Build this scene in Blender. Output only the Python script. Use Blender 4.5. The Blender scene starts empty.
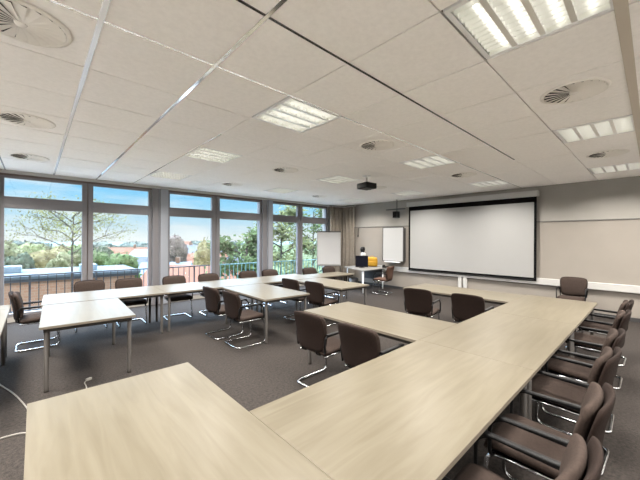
import bpy, bmesh, math, random
from mathutils import Vector, Matrix, noise

random.seed(7)
PI = math.pi
R = math.radians
scene = bpy.context.scene
COL = scene.collection

# ----------------------------------------------------------------- constants
CAM_Z = 1.70
YAW = 0.825288
ROLL = -0.004932
FPX = 308.84
CEIL = 3.052
TILE = 0.732
GX, GY = 1.028, 1.599          # ceiling grid origin
XB = 9.25                      # screen wall
YW = 8.743                     # window wall
XF, YR = -2.75, -3.30          # walls behind and to the right of the viewpoint
TZ = 0.73                      # table height

# ----------------------------------------------------------------- materials
def mat(name, color, rough=0.5, metal=0.0, spec=0.5, noise_amt=0.0, noise_scale=20.0, bump=0.0, bump_scale=200.0, stretch=None):
    m = bpy.data.materials.new(name); m.use_nodes = True
    nt = m.node_tree; b = nt.nodes['Principled BSDF']
    b.inputs['Base Color'].default_value = (*color, 1)
    b.inputs['Roughness'].default_value = rough
    b.inputs['Metallic'].default_value = metal
    b.inputs['Specular IOR Level'].default_value = spec
    if noise_amt or bump:
        tc = nt.nodes.new('ShaderNodeTexCoord'); mp = nt.nodes.new('ShaderNodeMapping')
        nt.links.new(tc.outputs['Object'], mp.inputs['Vector'])
        if stretch: mp.inputs['Scale'].default_value = stretch
    if noise_amt:
        n = nt.nodes.new('ShaderNodeTexNoise'); n.inputs['Scale'].default_value = noise_scale; n.inputs['Detail'].default_value = 4
        nt.links.new(mp.outputs[0], n.inputs['Vector'])
        rp = nt.nodes.new('ShaderNodeValToRGB')
        lo = [max(0, c * (1 - noise_amt)) for c in color]; hi = [min(1, c * (1 + noise_amt)) for c in color]
        rp.color_ramp.elements[0].color = (*lo, 1); rp.color_ramp.elements[1].color = (*hi, 1)
        rp.color_ramp.elements[0].position = 0.3; rp.color_ramp.elements[1].position = 0.7
        nt.links.new(n.outputs['Fac'], rp.inputs['Fac']); nt.links.new(rp.outputs['Color'], b.inputs['Base Color'])
    if bump:
        n2 = nt.nodes.new('ShaderNodeTexNoise'); n2.inputs['Scale'].default_value = bump_scale; n2.inputs['Detail'].default_value = 3
        nt.links.new(mp.outputs[0], n2.inputs['Vector'])
        bp = nt.nodes.new('ShaderNodeBump'); bp.inputs['Strength'].default_value = bump; bp.inputs['Distance'].default_value = 0.01
        nt.links.new(n2.outputs['Fac'], bp.inputs['Height']); nt.links.new(bp.outputs['Normal'], b.inputs['Normal'])
    return m

def emit_mat(name, color, strength):
    m = bpy.data.materials.new(name); m.use_nodes = True
    nt = m.node_tree; nt.nodes.clear()
    e = nt.nodes.new('ShaderNodeEmission'); e.inputs[0].default_value = (*color, 1); e.inputs[1].default_value = strength
    o = nt.nodes.new('ShaderNodeOutputMaterial'); nt.links.new(e.outputs[0], o.inputs[0])
    return m

def wood_mat():
    m = bpy.data.materials.new('pale_maple_laminate'); m.use_nodes = True
    nt = m.node_tree; b = nt.nodes['Principled BSDF']; b.inputs['Roughness'].default_value = 0.33
    b.inputs['Specular IOR Level'].default_value = 0.10
    tc = nt.nodes.new('ShaderNodeTexCoord'); oi = nt.nodes.new('ShaderNodeObjectInfo')
    add = nt.nodes.new('ShaderNodeVectorMath'); add.operation = 'MULTIPLY_ADD'
    nt.links.new(tc.outputs['Object'], add.inputs[0]); add.inputs[1].default_value = (1, 1, 1)
    sc = nt.nodes.new('ShaderNodeVectorMath'); sc.operation = 'SCALE'; sc.inputs[3].default_value = 9.0
    comb = nt.nodes.new('ShaderNodeCombineXYZ')
    nt.links.new(oi.outputs['Random'], comb.inputs[0]); nt.links.new(oi.outputs['Random'], comb.inputs[1])
    nt.links.new(comb.outputs[0], sc.inputs[0]); nt.links.new(sc.outputs[0], add.inputs[2])
    mp = nt.nodes.new('ShaderNodeMapping'); mp.inputs['Scale'].default_value = (0.9, 9.0, 9.0)
    nt.links.new(add.outputs[0], mp.inputs['Vector'])
    n = nt.nodes.new('ShaderNodeTexNoise'); n.inputs['Scale'].default_value = 2.2; n.inputs['Detail'].default_value = 6; n.inputs['Distortion'].default_value = 0.6
    nt.links.new(mp.outputs[0], n.inputs['Vector'])
    rp = nt.nodes.new('ShaderNodeValToRGB')
    rp.color_ramp.elements[0].position = 0.3; rp.color_ramp.elements[0].color = (0.091, 0.079, 0.057, 1)
    rp.color_ramp.elements[1].position = 0.68; rp.color_ramp.elements[1].color = (0.112, 0.099, 0.074, 1)
    nt.links.new(n.outputs['Fac'], rp.inputs['Fac']); nt.links.new(rp.outputs['Color'], b.inputs['Base Color'])
    return m

def glass_mat():
    m = bpy.data.materials.new('window_glass'); m.use_nodes = True
    nt = m.node_tree; nt.nodes.clear()
    t = nt.nodes.new('ShaderNodeBsdfTransparent'); t.inputs[0].default_value = (0.96, 0.985, 0.98, 1)
    g = nt.nodes.new('ShaderNodeBsdfGlossy'); g.inputs['Roughness'].default_value = 0.03
    mx = nt.nodes.new('ShaderNodeMixShader'); mx.inputs[0].default_value = 0.05
    o = nt.nodes.new('ShaderNodeOutputMaterial')
    nt.links.new(t.outputs[0], mx.inputs[1]); nt.links.new(g.outputs[0], mx.inputs[2]); nt.links.new(mx.outputs[0], o.inputs[0])
    return m

def carpet_mat():
    m = mat('grey_brown_carpet', (0.095, 0.083, 0.077), 0.95, 0, 0.15, 0.0)
    nt = m.node_tree; b = nt.nodes['Principled BSDF']
    tc = nt.nodes.new('ShaderNodeTexCoord')
    n1 = nt.nodes.new('ShaderNodeTexNoise'); n1.inputs['Scale'].default_value = 38; n1.inputs['Detail'].default_value = 5; n1.inputs['Roughness'].default_value = 0.75
    nt.links.new(tc.outputs['Object'], n1.inputs['Vector'])
    rp = nt.nodes.new('ShaderNodeValToRGB')
    rp.color_ramp.elements[0].position = 0.32; rp.color_ramp.elements[0].color = (0.0128, 0.0112, 0.0107, 1)
    rp.color_ramp.elements[1].position = 0.68; rp.color_ramp.elements[1].color = (0.043, 0.036, 0.0318, 1)
    nt.links.new(n1.outputs['Fac'], rp.inputs['Fac']); nt.links.new(rp.outputs['Color'], b.inputs['Base Color'])
    bp = nt.nodes.new('ShaderNodeBump'); bp.inputs['Strength'].default_value = 0.5; bp.inputs['Distance'].default_value = 0.01
    n2 = nt.nodes.new('ShaderNodeTexNoise'); n2.inputs['Scale'].default_value = 160
    nt.links.new(tc.outputs['Object'], n2.inputs['Vector'])
    nt.links.new(n2.outputs['Fac'], bp.inputs['Height']); nt.links.new(bp.outputs['Normal'], b.inputs['Normal'])
    return m

def brick_mat():
    m = bpy.data.materials.new('orange_brick'); m.use_nodes = True
    nt = m.node_tree; b = nt.nodes['Principled BSDF']; b.inputs['Roughness'].default_value = 0.9
    tc = nt.nodes.new('ShaderNodeTexCoord'); mp = nt.nodes.new('ShaderNodeMapping'); mp.inputs['Rotation'].default_value = (R(90), 0, 0)
    br = nt.nodes.new('ShaderNodeTexBrick'); br.inputs['Scale'].default_value = 1.6
    br.inputs['Color1'].default_value = (0.384, 0.211, 0.136, 1); br.inputs['Color2'].default_value = (0.422, 0.260, 0.180, 1); br.inputs['Mortar'].default_value = (0.409, 0.298, 0.229, 1)
    nt.links.new(tc.outputs['Object'], mp.inputs['Vector']); nt.links.new(mp.outputs[0], br.inputs['Vector']); nt.links.new(br.outputs['Color'], b.inputs['Base Color'])
    return m

M = {}
M['wood'] = wood_mat()
M['wood_edge'] = mat('laminate_edge', (0.13, 0.11, 0.085), 0.6)
M['leg_metal'] = mat('grey_leg_metal', (0.030, 0.026, 0.023), 0.55, 0.0, 0.25)
M['rail_metal'] = mat('grey_rail_metal', (0.026, 0.023, 0.020), 0.6, 0.0, 0.2)
M['chrome'] = mat('chrome', (0.50, 0.51, 0.53), 0.16, 1.0)
M['black'] = mat('black_plastic', (0.005, 0.005, 0.0055), 0.5, 0, 0.18)
M['black_matte'] = mat('black_matte', (0.0035, 0.0035, 0.004), 0.85, 0, 0.08)
M['fabric'] = mat('taupe_brown_fabric', (0.036, 0.0262, 0.0222), 0.95, 0, 0.1, 0.18, 60, 0.35, 350)
M['shell'] = mat('dark_brown_back_fabric', (0.0135, 0.0078, 0.0060), 0.85, 0, 0.15, 0.15, 60, 0.25, 350)
M['tan_fabric'] = mat('tan_chair_fabric', (0.080, 0.045, 0.032), 0.85, 0, 0.2, 0.15, 60)
M['tile'] = mat('ceiling_tile', (0.95, 0.925, 0.895), 0.9, 0, 0.2, 0.03, 30)
M['tilegap'] = mat('ceiling_void', (0.10, 0.09, 0.08), 0.9)
M['tbar'] = mat('bright_ceiling_bar', (0.88, 0.89, 0.91), 0.10, 1.0)
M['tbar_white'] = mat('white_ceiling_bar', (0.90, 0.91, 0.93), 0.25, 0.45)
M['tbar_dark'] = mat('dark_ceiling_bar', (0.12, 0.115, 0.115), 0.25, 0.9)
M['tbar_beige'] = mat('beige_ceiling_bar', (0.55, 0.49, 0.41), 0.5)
M['wall'] = mat('painted_wall', (0.285, 0.272, 0.253), 0.85, 0, 0.2, 0.03, 3)
M['wall_lower'] = mat('cream_wall_panel', (0.232, 0.211, 0.187), 0.7, 0, 0.3, 0.02, 3)
M['wall_bright'] = mat('bright_white_wall', (0.90, 0.89, 0.87), 0.85)  # unseen walls, made whiter than the seen ones to bounce light
M['carpet'] = carpet_mat()
M['baseboard'] = mat('dark_baseboard', (0.03, 0.029, 0.03), 0.6)
M['frame'] = mat('mauve_grey_frame', (0.145, 0.14, 0.148), 0.5)
M['frame_dark'] = mat('frame_gap_dark', (0.10, 0.07, 0.06), 0.6)
M['column'] = mat('pale_column_paint', (0.235, 0.25, 0.28), 0.4)
M['white'] = mat('white_paint', (0.40, 0.395, 0.385), 0.5)
M['white_metal'] = mat('white_metal', (0.80, 0.80, 0.80), 0.35)
M['board'] = mat('whiteboard_surface', (0.34, 0.34, 0.337), 0.35)
M['screen'] = mat('matte_screen_fabric', (0.275, 0.275, 0.273), 0.9, 0, 0.1)
M['paper'] = mat('flipchart_paper', (0.44, 0.44, 0.445), 0.8)
M['grey'] = mat('grey_metal', (0.055, 0.055, 0.056), 0.55, 0.2)
M['rail'] = mat('dim_grey_rail', (0.10, 0.095, 0.088), 0.5)
M['glass'] = glass_mat()
M['curtain'] = mat('taupe_curtain', (0.20, 0.175, 0.145), 0.9, 0, 0.1, 0.1, 12)
M['tube'] = emit_mat('fluorescent_tube', (1.0, 0.97, 0.88), 2.3)
M['reflector'] = mat('light_reflector', (0.75, 0.75, 0.70), 0.3, 0.25)
M['louver'] = mat('louver_aluminium', (0.78, 0.78, 0.76), 0.3, 0.6)
M['vent'] = mat('vent_cream', (0.88, 0.85, 0.80), 0.7)
M['vent_dark'] = mat('vent_interior', (0.03, 0.028, 0.026), 0.9)
M['yellow'] = mat('yellow_fabric', (0.33, 0.18, 0.012), 0.65, 0, 0.3, 0.12, 10)
M['screen_off'] = mat('dark_blue_display', (0.002, 0.0025, 0.008), 0.5, 0, 0.15)
M['cable'] = mat('pale_cable', (0.17, 0.16, 0.145), 0.6)
M['bin'] = mat('grey_plastic', (0.035, 0.035, 0.038), 0.5)
M['desk'] = mat('pale_desk_top', (0.155, 0.15, 0.142), 0.45)
M['railing'] = mat('dark_grey_railing', (0.05, 0.05, 0.058), 0.5, 0.3)
M['railing_reflection'] = mat('teal_reflection_railing', (0.09, 0.20, 0.20), 0.5, 0.1)  # teal is a reflection put into the railing colour
M['concrete'] = mat('balcony_concrete', (0.74, 0.74, 0.74), 0.9, 0, 0.2, 0.1, 4)
M['brick'] = brick_mat()
M['flat_roof'] = mat('pale_flat_roof', (0.105, 0.13, 0.155), 0.8, 0, 0.2, 0.1, 0.6)
M['eave'] = mat('dark_eave', (0.07, 0.075, 0.09), 0.7)
M['ground'] = mat('green_ground', (0.088, 0.110, 0.050), 1.0, 0, 0.1, 0.4, 0.05)
M['hill'] = mat('hazed_wooded_hills', (0.190, 0.247, 0.253), 1.0, 0, 0.0, 0.25, 0.02)  # bluish tint is distance haze put into the colour
M['bark'] = mat('bark', (0.06, 0.048, 0.038), 0.9)
M['hwall'] = mat('house_render_white', (0.385, 0.363, 0.341), 0.9)
M['hbrick'] = mat('house_brick', (0.253, 0.149, 0.105), 0.9)
M['roof_red'] = mat('red_tile_roof', (0.253, 0.110, 0.066), 0.9)
M['roof_grey'] = mat('grey_tile_roof', (0.121, 0.132, 0.160), 0.9)
M['roof_blue'] = mat('pale_blue_roof', (0.220, 0.303, 0.374), 0.7)
M['hwin'] = mat('house_window_glass', (0.05, 0.06, 0.08), 0.2)
def leaf_mat(name, c, amt=0.35):
    m = mat(name, c, 0.9, 0, 0.05, .45, 1.6, 0.9, 2.2)
    return m
M['leaf_green'] = leaf_mat('leaf_green', (0.103, 0.143, 0.062))
M['leaf_lime'] = leaf_mat('leaf_lime', (0.183, 0.207, 0.096))
M['leaf_yellow'] = leaf_mat('leaf_yellow', (0.212, 0.183, 0.091))
M['leaf_dark'] = leaf_mat('leaf_dark', (0.063, 0.083, 0.055))
M['leaf_olive'] = leaf_mat('leaf_olive', (0.147, 0.152, 0.080))
M['leaf_russet'] = leaf_mat('leaf_russet', (0.179, 0.144, 0.126))
M['leaf_pale'] = leaf_mat('leaf_pale_yellow', (0.23, 0.24, 0.10))
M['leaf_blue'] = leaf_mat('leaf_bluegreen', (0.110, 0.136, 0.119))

# ----------------------------------------------------------------- mesh builder
class MB:
    def __init__(s): s.bm = bmesh.new()
    def box(s, lo, hi, bevel=0.0, rot=0.0, mi=0):
        lo = Vector(lo); hi = Vector(hi); c = (lo + hi) / 2
        mtx = Matrix.Translation(c) @ Matrix.Rotation(rot, 4, 'Z') @ Matrix.Diagonal((*(hi - lo), 1))
        r = bmesh.ops.create_cube(s.bm, size=1, matrix=mtx)
        fs = {f for v in r['verts'] for f in v.link_faces}
        for f in fs: f.material_index = mi
        if bevel:
            es = list({e for v in r['verts'] for e in v.link_edges})
            bmesh.ops.bevel(s.bm, geom=es, offset=bevel, segments=2, affect='EDGES', profile=0.5)
        return s
    def tube(s, pts, r, seg=10, closed=False, r2=None, caps=True):
        pts = [Vector(p) for p in pts]; n = len(pts); rings = []
        up = None
        for i, p in enumerate(pts):
            if closed: t = (pts[(i + 1) % n] - pts[i - 1])
            else: t = pts[min(i + 1, n - 1)] - pts[max(i - 1, 0)]
            t.normalize()
            if up is None:
                a = Vector((0, 0, 1)) if abs(t.z) < 0.9 else Vector((1, 0, 0))
                up = (a - t * a.dot(t)).normalized()
            else:
                up = up - t * up.dot(t)
                up = up.normalized() if up.length > 1e-6 else t.orthogonal().normalized()
            b = t.cross(up)
            rr = r if r2 is None else r + (r2 - r) * i / max(1, n - 1)
            rings.append([s.bm.verts.new(p + (up * math.cos(2 * PI * k / seg) + b * math.sin(2 * PI * k / seg)) * rr) for k in range(seg)])
        m = n if closed else n - 1
        for i in range(m):
            A, B = rings[i], rings[(i + 1) % n]
            for k in range(seg):
                f = s.bm.faces.new((A[k], A[(k + 1) % seg], B[(k + 1) % seg], B[k])); f.smooth = True
        if caps and not closed:
            s.bm.faces.new(rings[0][::-1]); s.bm.faces.new(rings[-1])
        return s
    def lathe(s, prof, c=(0, 0, 0), seg=24, smooth=True):
        c = Vector(c); rings = []
        for (r, z) in prof:
            if r < 1e-6: rings.append([s.bm.verts.new(c + Vector((0, 0, z)))])
            else: rings.append([s.bm.verts.new(c + Vector((r * math.cos(2 * PI * k / seg), r * math.sin(2 * PI * k / seg), z))) for k in range(seg)])
        for A, B in zip(rings, rings[1:]):
            for k in range(seg):
                k2 = (k + 1) % seg
                if len(A) == 1 and len(B) == 1: continue
                if len(A) == 1: f = s.bm.faces.new((A[0], B[k2], B[k]))
                elif len(B) == 1: f = s.bm.faces.new((A[k], A[k2], B[0]))
                else: f = s.bm.faces.new((A[k], A[k2], B[k2], B[k]))
                f.smooth = smooth
        return s
    def pillow(s, fn, nu=14, nv=14, thick=0.05, edge=5):
        """closed cushion: fn(u,v) -> (point, normal); thickness fades to the rim."""
        F, B = {}, {}
        for i in range(nu + 1):
            for j in range(nv + 1):
                u = -1 + 2 * i / nu; v = -1 + 2 * j / nv
                u = math.sin(u * PI / 2); v = math.sin(v * PI / 2)
                p, nrm = fn(u, v)
                m = max(abs(u), abs(v)); t = thick / 2 * math.sqrt(max(0.0, 1 - m ** edge))
                rim = i in (0, nu) or j in (0, nv)
                F[i, j] = s.bm.verts.new(p + nrm * t)
                B[i, j] = F[i, j] if rim else s.bm.verts.new(p - nrm * t)
        for i in range(nu):
            for j in range(nv):
                q = [F[i, j], F[i + 1, j], F[i + 1, j + 1], F[i, j + 1]]
                f = s.bm.faces.new(q); f.smooth = True
                q = [B[i, j], B[i, j + 1], B[i + 1, j + 1], B[i + 1, j]]
                try:
                    f = s.bm.faces.new(q); f.smooth = True
                except ValueError: pass
        return s
    def build(s, name, m, parent=None, loc=(0, 0, 0), rot=0.0):
        bmesh.ops.recalc_face_normals(s.bm, faces=s.bm.faces)
        me = bpy.data.meshes.new(name); s.bm.to_mesh(me); s.bm.free()
        for x in (m if isinstance(m, (list, tuple)) else [m]): me.materials.append(x)
        o = bpy.data.objects.new(name, me); COL.objects.link(o)
        o.location = loc; o.rotation_euler = (0, 0, rot)
        if parent: o.parent = parent
        return o

def tag(o, label, cat=None, group=None, kind=None):
    o['label'] = label
    if cat: o['category'] = cat
    if group: o['group'] = group
    if kind: o['kind'] = kind
    return o
def empty(name, loc, rot=0.0):
    o = bpy.data.objects.new(name, None); COL.objects.link(o); o.location = loc; o.rotation_euler = (0, 0, rot); o.empty_display_size = 0.1
    return o
def copy_tree(o, parent=None):
    c = o.copy(); COL.objects.link(c)
    if parent: c.parent = parent
    for ch in list(o.children): copy_tree(ch, c)
    return c
def struct(o, label, cat='room'): return tag(o, label, cat, None, 'structure')

def fillet(pts, rad, n=5):
    pts = [Vector(p) for p in pts]; out = [pts[0]]
    for a, b, c in zip(pts, pts[1:], pts[2:]):
        d1 = (a - b); d2 = (c - b); r = min(rad, d1.length * 0.49, d2.length * 0.49)
        p1 = b + d1.normalized() * r; p2 = b + d2.normalized() * r
        for k in range(n + 1):
            t = k / n
            out.append(p1 * (1 - t) ** 2 + b * 2 * t * (1 - t) + p2 * t ** 2)
    out.append(pts[-1]); return out

# ================================================================= ROOM SHELL
W = 0.2
struct(MB().box((XF - W, YR - W, -0.2), (XB + W, YW + 0.35, 0.0)).build('floor', M['carpet']), 'dark grey brown carpet floor across the meeting room', 'floor')
# ceiling: plaster slab above, tiles below
mb = MB()
mb.box((XF - W, YR - W, CEIL + 0.20), (XB + W, YW + 0.35, CEIL + 0.35), mi=1)
light_cells = [(i, j) for j in (-5, -2, 1, 4, 7) for i in (-3, 1, 5, 9)]  # rightmost row is unseen, added to brighten the ceiling by bounce
vent_cells = [(-2, 1), (-2, 4), (-2, 7), (3, -2), (3, 1), (3, 4), (3, 7), (7, -2), (7, 1), (7, 4), (7, 7)]
g = 0.0055
for i in range(-6, 13):
    for j in range(-7, 11):
        if (i, j) in light_cells: continue
        x0, x1 = GX + i * TILE + g, GX + (i + 1) * TILE - g
        y0, y1 = GY + j * TILE + g, GY + (j + 1) * TILE - g
        x0, x1, y0, y1 = max(x0, XF), min(x1, XB), max(y0, YR), min(y1, YW)
        if x1 - x0 < 0.03 or y1 - y0 < 0.03: continue
        dz = random.uniform(-0.0015, 0.0015)
        mb.box((x0, y0, CEIL + dz), (x1, y1, CEIL + 0.02 + dz))
struct(mb.build('ceiling', [M['tile'], M['tilegap']]), 'suspended ceiling of square off white tiles', 'ceiling')
# bright metal grid bars and the beige strip
def bar(n, lo, hi, m, label): struct(MB().box(lo, hi, 0.002).build('trim_%d' % n, m), label, 'trim')
zb = (CEIL - 0.006, CEIL + 0.001)
bar(1, (GX - TILE - .016, YR, zb[0]), (GX - TILE + .016, YW - .02, zb[1]), M['tbar_white'], 'bright metal ceiling strip running to the left window')
bar(2, (GX - .014, YR, zb[0]), (GX + .014, YW - .02, zb[1]), M['tbar'], 'bright metal ceiling strip running to the first window post')
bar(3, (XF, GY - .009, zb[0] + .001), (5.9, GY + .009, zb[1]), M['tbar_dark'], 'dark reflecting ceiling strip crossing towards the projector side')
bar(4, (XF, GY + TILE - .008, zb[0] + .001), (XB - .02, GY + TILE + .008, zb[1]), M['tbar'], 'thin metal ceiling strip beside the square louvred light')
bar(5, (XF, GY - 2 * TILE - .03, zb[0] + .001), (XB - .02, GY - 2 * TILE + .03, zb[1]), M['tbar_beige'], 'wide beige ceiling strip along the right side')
bar(6, (GX - 2 * TILE - .01, GY + 3 * TILE, zb[0] + .001), (GX - 2 * TILE + .01, YW - .02, zb[1]), M['tbar_white'], 'short bright ceiling strip at the left edge')
bar(7, (GX + TILE - .007, GY + 3 * TILE, zb[0] + .001), (GX + TILE + .007, YW - .02, zb[1]), M['tbar'], 'thin bright ceiling strip beside the lights near the window')

# walls
struct(MB().box((XB, YR - W, 0), (XB + W, YW + 0.35, CEIL + 0.2)).build('wall_back', M['wall']), 'off white wall behind the projection screen', 'wall')
struct(MB().box((XF - W, YR - W, 0), (XB, YR, CEIL + 0.2)).build('wall_right', M['wall_bright']), 'plain off white right wall', 'wall')
struct(MB().box((XF - W, YR, 0), (XF, YW + 0.35, CEIL + 0.2)).build('wall_front', M['wall_bright']), 'plain off white wall opposite the screen', 'wall')
# lower cream panel, rail, baseboard on the screen wall
struct(MB().box((XB - 0.012, YR, 0.09), (XB - 0.001, YW - 0.02, 2.15)).build('trim_8', M['wall_lower']), 'cream lower wall panel below the picture rail', 'trim')
struct(MB().box((XB - 0.03, YR, 2.150), (XB - 0.001, YW - 0.02, 2.175), 0.004).build('trim_9', M['rail']), 'thin grey picture rail on the screen wall', 'trim')
struct(MB().box((XB - 0.025, YR, 0.0), (XB - 0.001, YW - 0.02, 0.085), 0.004).build('baseboard_back', M['baseboard']), 'dark baseboard along the screen wall', 'baseboard')
struct(MB().box((XF, YR + 0.001, 0.0), (XB - 0.03, YR + 0.022, 0.085), 0.004).build('baseboard_right', M['baseboard']), 'dark baseboard along the right wall', 'baseboard')
# cable trunking on the screen wall (one run with two droppers)
t = empty('cable_trunking', (XB - 0.03, 2.4, 0))
tag(t, 'long white cable trunking running along the screen wall above the floor', 'trunking')
MB().box((XB - 0.080, YR + 0.05, 0.61), (XB - 0.013, 7.0, 0.765), 0.006).build('channel', M['white'], t, (-(XB - .03), -2.4, 0))
for y0, y1 in ((3.83, 3.93), (3.68, 3.78)):
    MB().box((XB - 0.075, y0, 0.087), (XB - 0.013, y1, 0.609), 0.005).build('dropper', M['white'], t, (-(XB - .03), -2.4, 0))

# window wall: sill, head, posts, windows
yi, yo = YW, YW + 0.14
mb = MB()
mb.box((XF, YW + 0.0, 0.0), (XB, YW + 0.30, 0.10))          # low upstand
mb.box((XF, YW + 0.02, 2.995), (XB, YW + 0.30, CEIL + 0.2))  # head
mb.box((8.47, YW, 0.10), (XB, YW + 0.30, 2.995))             # pier behind the curtain
struct(mb.build('wall_left', M['wall']), 'window wall with low upstand and head around the glazing', 'wall')
struct(MB().box((XF, YW - 0.03, 2.985), (XB - .02, YW + 0.0, CEIL - 0.001), 0.004).build('trim_10', M['white']), 'pale strip between ceiling and windows', 'trim')
posts = [(-0.88, -0.52), (2.20, 2.57), (5.47, 5.83)]
for n, (a, b) in enumerate(posts):
    mb = MB(); mb.box((a + .003, YW - 0.06, 0), (a + 0.19, YW + 0.3, 2.983), 0.006)
    mb.box((a + 0.165, YW - 0.13, 0), (b - .003, YW + 0.3, 2.983), 0.012, mi=1)
    struct(mb.build('trim_%d' % (11 + n), [M['frame'], M['column']]), ['grey post at the left end of the first window', 'grey and pale blue post between first and second windows', 'grey and pale blue post between second and third windows'][n], 'trim')

def window(n, x0, x1, mull, label):
    zt0, zt1, ztop, zbot = 2.295, 2.53, 2.90, 0.17
    root = empty('window_%d' % n, ((x0 + x1) / 2, YW, 0)); struct(root, label, 'window')
    L = Vector((-(x0 + x1) / 2, -YW, 0))
    mb = MB(); d0, d1 = YW + 0.01, YW + 0.11
    mid = (mull[0] + mull[1]) / 2
    def sash(a, b, sl, sr):
        mb.box((a, d0, 0.10), (a + sl, d1, 2.985), 0.005); mb.box((b - sr, d0, 0.10), (b, d1, 2.985), 0.005)
        mb.box((a + sl, d0, 0.10), (b - sr, d1, zbot), 0.005)
        mb.box((a + sl, d0, zt0), (b - sr, d1, zt1), 0.005)
        mb.box((a + sl, d0 + .01, zt0 + .09), (b - sr, d0 - 0.006, zt0 + .105))
        mb.box((a + sl, d0, ztop), (b - sr, d1, 2.985), 0.005)
    sash(x0, mid - .008, 0.07, mid - .008 - mull[0]); sash(mid + .008, x1, mull[1] - mid - .008, 0.07)
    mb.build('window_frame', M['frame'], root, L)
    g_ = MB(); g_.box((mid - .009, d0 + 0.02, 0.10), (mid + .009, d1 - .01, 2.985)); g_.box((x0, d0 - .004, 2.945), (x1, d0 + .02, 2.984)); g_.build('frame_joint', M['frame_dark'], root, L)  # dark strip along the head stands in for a shadow gap
    for a, b in ((x0 + .07, mull[0]), (mull[1], x1 - .07)):
        MB().box((a, YW + .055, zbot), (b, YW + .063, zt0)).build('pane', M['glass'], root, L)
        MB().box((a, YW + .055, zt1), (b, YW + .063, ztop)).build('pane', M['glass'], root, L)
window(1, -0.52, 2.20, (0.78, 0.985), 'first window from the left with the thin autumn tree outside')
window(2, 2.57, 5.47, (3.79, 4.035), 'middle window with rooftops and a yellow tree outside')
window(3, 5.83, 8.46, (6.98, 7.215), 'third window beside the curtain with green trees outside')
window(4, -2.72, -0.88, (-1.85, -1.65), 'added unseen window beyond the left edge of the photograph')  # unseen window, added for better light in the room

# ================================================================= CEILING LIGHTS
def make_light():
    root = empty('ceiling_light', (0, 0, 0))
    h = TILE / 2 - 0.012
    mb = MB()
    for lo, hi in (((-h, -h, -.004), (h, -h + .03, .012)), ((-h, h - .03, -.004), (h, h, .012)), ((-h, -h + .03, -.004), (-h + .03, h - .03, .012)), ((h - .03, -h + .03, -.004), (h, h - .03, .012))):
        mb.box(lo, hi)
    mb.build('frame', M['white_metal'], root)
    mb = MB(); k = h - .03
    mb.box((-k, -k, .11), (k, k, .12)); mb.box((-k - .01, -k, .0), (-k, k, .11)); mb.box((k, -k, .0), (k + .01, k, .11))
    mb.box((-k, -k - .01, .0), (k, -k, .11)); mb.box((-k, k, .0), (k, k + .01, .11))
    mb.build('reflector', M['reflector'], root)
    w = 2 * k / 4
    mb = MB()
    for q in range(1, 4):
        y = -k + q * w
        mb.box((-k, y - .016, .002), (k, y - .012, .07)); mb.box((-k, y + .012, .002), (k, y + .016, .07)); mb.box((-k, y - .016, .0), (k, y + .016, .004))
    mb.build('divider', M['louver'], root)
    for q in range(4):
        y = -k + (q + .5) * w
        MB().tube([(-k + .02, y, .075), (k - .02, y, .075)], .013, 10).build('tube', M['tube'], root)
        mb = MB(); y0, y1 = -k + q * w + (.016 if q else 0), -k + (q + 1) * w - (.016 if q < 3 else 0)
        for s_ in range(1, 12):
            x = -k + s_ * 2 * k / 12
            mb.box((x - .0015, y0, .004), (x + .0015, y1, .04))
        mb.build('louver', M['louver'], root)
    return root
LL = {(1, -2): 'large louvred ceiling light at the top edge above the near tables', (5, -2): 'louvred ceiling light with bluish tubes, right side, second in its row',
      (9, -2): 'warm louvred ceiling light at the right edge against the screen wall', (1, 1): 'square louvred ceiling light above the room centre, left of the small round vent',
      (5, 1): 'slim bright louvred ceiling light between the room centre and the screen', (9, 1): 'small louvred ceiling light just in front of the screen casing',
      (1, 4): 'louvred ceiling light closing on the windows, ending a bright metal strip', (5, 4): 'dim louvred ceiling light right beside the projector',
      (9, 4): 'small pale ceiling light above the wall speaker', (1, 7): 'flat looking ceiling light nearest the first window post',
      (5, 7): 'faint yellowish ceiling light above the third window', (9, 7): 'faint ceiling light nearest the curtain', (-3, 7): 'ceiling light cut by the left photo edge near the window',
      (-3, 4): 'ceiling light beyond the left photo edge', (-3, 1): 'ceiling light behind the viewpoint on the left', (-3, -2): 'ceiling light behind the viewpoint on the right',
      (-3, -5): 'added unseen ceiling light in the corner behind the viewpoint', (1, -5): 'first ceiling light of the added unseen row beyond the right photo edge', (5, -5): 'second ceiling light of the added unseen row beyond the right photo edge', (9, -5): 'last ceiling light of the added unseen row beyond the right photo edge'}
proto = make_light()
for n, c in enumerate(light_cells):
    o = proto if n == 0 else copy_tree(proto)
    o.location = (GX + (c[0] + .5) * TILE, GY + (c[1] + .5) * TILE, CEIL)
    tag(o, LL[c], 'ceiling light', 'square louvred ceiling lights')
    la = bpy.data.lights.new('lamp_glow', 'AREA'); la.shape = 'SQUARE'; la.size = TILE - .12
    la.energy = 38.0 if c[0] == -3 or c[1] == -5 else 14.0; la.color = (1.0, 0.945, 0.87); la.spread = R(146)  # outer, mostly unseen rows run brighter to lift the ceiling
    lo = bpy.data.objects.new('lamp_glow', la); COL.objects.link(lo); lo.parent = o; lo.location = (0, 0, -0.012)

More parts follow.
